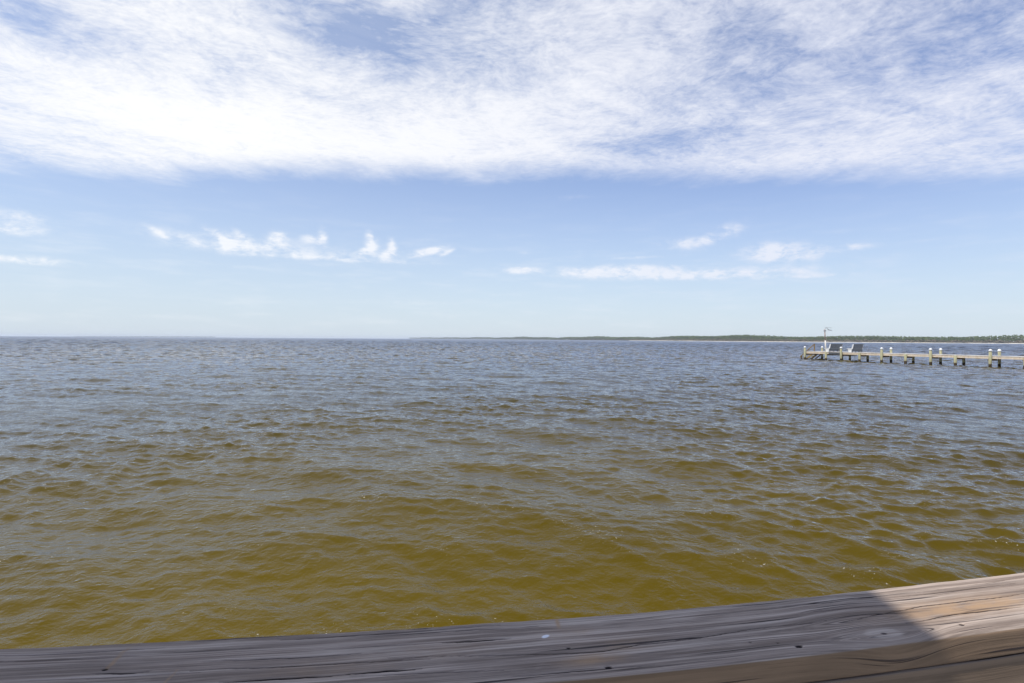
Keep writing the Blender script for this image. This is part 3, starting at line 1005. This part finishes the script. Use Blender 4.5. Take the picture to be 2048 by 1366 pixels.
# the wood behind the beach: pines, each with trunk and clumped crown
ico_t = (1 + 5 ** 0.5) / 2
ICO_V = np.array([(-1, ico_t, 0), (1, ico_t, 0), (-1, -ico_t, 0), (1, -ico_t, 0), (0, -1, ico_t), (0, 1, ico_t), (0, -1, -ico_t), (0, 1, -ico_t), (ico_t, 0, -1), (ico_t, 0, 1), (-ico_t, 0, -1), (-ico_t, 0, 1)]) / math.hypot(1, ico_t)
ICO_F = np.array([(0, 11, 5), (0, 5, 1), (0, 1, 7), (0, 7, 10), (0, 10, 11), (1, 5, 9), (5, 11, 4), (11, 10, 2), (10, 7, 6), (7, 1, 8), (3, 9, 4), (3, 4, 2), (3, 2, 6), (3, 6, 8), (3, 8, 9), (4, 9, 5), (2, 4, 11), (6, 2, 10), (8, 6, 7), (9, 8, 1)])


def make_wood(name, trees, mat, attr_seed):
    rg = np.random.default_rng(attr_seed)
    VV, FF, TT = [], [], []
    n = 0
    for (x, y, z, h, cw, kind) in trees:
        tone = rg.uniform(0, 1)
        if kind == 0:       # pine
            r = 0.02 * h
            a = np.array([0, 2.1, 4.2])
            ring = np.stack([np.cos(a) * r, np.sin(a) * r, np.zeros(3)], -1)
            VV.append(np.concatenate([ring + (x, y, z - 1), ring * 0.5 + (x, y, z + h * 0.8)]))
            FF.append(np.array([(0, 1, 4), (0, 4, 3), (1, 2, 5), (1, 5, 4), (2, 0, 3), (2, 3, 5)]) + n); n += 6
            TT.append(np.full(6, 2.0))
            k = 7
            zc_ = z + h * rg.uniform(0.30, 0.95, k)
            rad = cw * 0.5 * rg.uniform(0.35, 0.6, k) * (1.15 - 0.5 * (zc_ - z) / h)
            an = rg.uniform(0, 6.283, k); ds = cw * 0.42 * rg.uniform(0.1, 1, k) * (1.25 - (zc_ - z) / h * 0.8)
        else:               # understorey bush
            k = 3
            zc_ = z + h * rg.uniform(0.15, 0.75, k); rad = cw * 0.5 * rg.uniform(0.5, 0.8, k)
            an = rg.uniform(0, 6.283, k); ds = cw * 0.4 * rg.uniform(0.2, 1, k)
        for j in range(k):
            c_ = np.array([x + math.cos(an[j]) * ds[j], y + math.sin(an[j]) * ds[j], zc_[j]])
            VV.append(ICO_V * (rad[j] * rg.uniform(0.65, 1.25, (12, 1))) * (1, 1, 0.62) + c_)
            FF.append(ICO_F + n); n += 12
            TT.append(np.full(12, (0.0 if kind == 0 else 1.0) + 0.95 * np.clip(tone + rg.normal(0, 0.2), 0, 1)))
    o = np_mesh(name, np.concatenate(VV), np.concatenate(FF), mat, False)
    at = o.data.attributes.new('tone', 'FLOAT', 'POINT'); at.data.foreach_set('value', np.concatenate(TT).astype(np.float32))
    return o


M_WOOD, N, b = material('far_wood_foliage')
tn = N.attr('tone').outputs['Fac']
c = N.mix(tn, (0.058, 0.088, 0.026), (0.120, 0.160, 0.046))
fr = N.m('SUBTRACT', tn, 1.0)
c = N.mix(N.step(tn, 0.97, 1.0), c, N.mix(fr, (0.075, 0.070, 0.035), (0.15, 0.125, 0.085)))
c = N.mix(N.step(tn, 1.97, 1.99), c, (0.17, 0.13, 0.10))
N.put(b.inputs['Base Color'], c)
b.inputs['Roughness'].default_value = 0.9
b.inputs['Specular IOR Level'].default_value = 0.1
trees = []
rt = np.random.default_rng(4)
s_ = 60.0
hw = lambda s: 15.5 + 2.6 * math.sin(s / 170.0) + 2.0 * math.sin(s / 61.0 + 1)
while s_ < cum[-1] - 10:
    p = shore(np.array([s_])); depth_y = p[0, 1]
    step_ = 3.4 if depth_y < 2300 else (9.0 if depth_y < 4200 else 16.0)
    nrm_ = shore_n(np.array([s_]))[0] * SGN
    wg = float(np.interp(s_, ss, wig))
    for row in range(6):
        jit = rt.uniform(-step_ * 0.6, step_ * 0.6)
        dist = 24 + row * 11 + rt.uniform(-5, 5) + wg
        q = shore(np.array([s_ + jit]))[0] + nrm_ * dist
        h = max(6.0, hw(s_) * rt.uniform(0.86, 1.06) + row * 0.4)
        trees.append((q[0], q[1], 1.8, h, rt.uniform(6.5, 10.0) * (1 if step_ < 5 else 1.6), 0))
    if depth_y < 3000:
        for row in range(3):
            q = shore(np.array([s_ + rt.uniform(-3, 3)]))[0] + nrm_ * (17 + row * 6 + rt.uniform(-3, 3) + wg)
            trees.append((q[0], q[1], 1.4, rt.uniform(4.0, 8.5), rt.uniform(5, 9), 1))
    s_ += step_
tag(make_wood('treeline', trees, M_WOOD, 8), 'green pine wood along the far sandy shore', 'woodland', kind='stuff')
# a very distant low shore on the left horizon
trees = []
for (xa, xb, Z0, hh) in ((150, 425, 8300, 15),):
    X0, X1 = (xa - 1024) / 1024 * Z0, (xb - 1024) / 1024 * Z0
    x_ = X0
    while x_ < X1:
        f = (x_ - X0) / (X1 - X0)
        for row in range(2):
            trees.append((x_ + rt.uniform(-8, 8), Z0 + rt.uniform(0, 80), 0.5, hh * (0.45 + 0.55 * min(1, f * 1.6)) * rt.uniform(0.75, 1.1), rt.uniform(14, 26), 0))
        x_ += 15
tag(make_wood('distant_treeline', trees, M_WOOD, 9), 'faint blue strip of trees on the left horizon', 'woodland', kind='stuff')
mb = MB()
mb.box(((140 - 1024) / 1024 * 8300, 8250, -0.5), (290 / 1024 * 8300, 0, 0), (0, 300, 0), (0, 0, 1.6))
tag(mb.build('distant_land', M_LAND), kind='structure')

# ------------------------------------------------------------------ air
HAZE = 0.000105
m = bpy.data.materials.new('haze_air'); m.use_nodes = True
nt = m.node_tree
nt.nodes.remove(nt.nodes['Principled BSDF'])
pv = nt.nodes.new('ShaderNodeVolumePrincipled')
pv.inputs['Color'].default_value = (0.86, 0.92, 1.0, 1)
pv.inputs['Density'].default_value = HAZE
pv.inputs['Anisotropy'].default_value = 0.0
nt.links.new(pv.outputs[0], nt.nodes['Material Output'].inputs['Volume'])
mb = MB()
mb.box((-9900, -600, -2.0), (19800, 0, 0), (0, 10200, 0), (0, 0, 27))
hz = mb.build('haze', m); tag(hz, kind='stuff')

# ------------------------------------------------------------------ render settings
cy = scene.cycles
try:
    cy.use_denoising = True
    cy.denoiser = 'OPENIMAGEDENOISE'
    cy.denoising_input_passes = 'RGB_ALBEDO_NORMAL'
except Exception:
    pass
cy.max_bounces = 6
cy.diffuse_bounces = 3
cy.glossy_bounces = 3
cy.volume_bounces = 1
cy.sample_clamp_indirect = 6
cy.use_adaptive_sampling = False
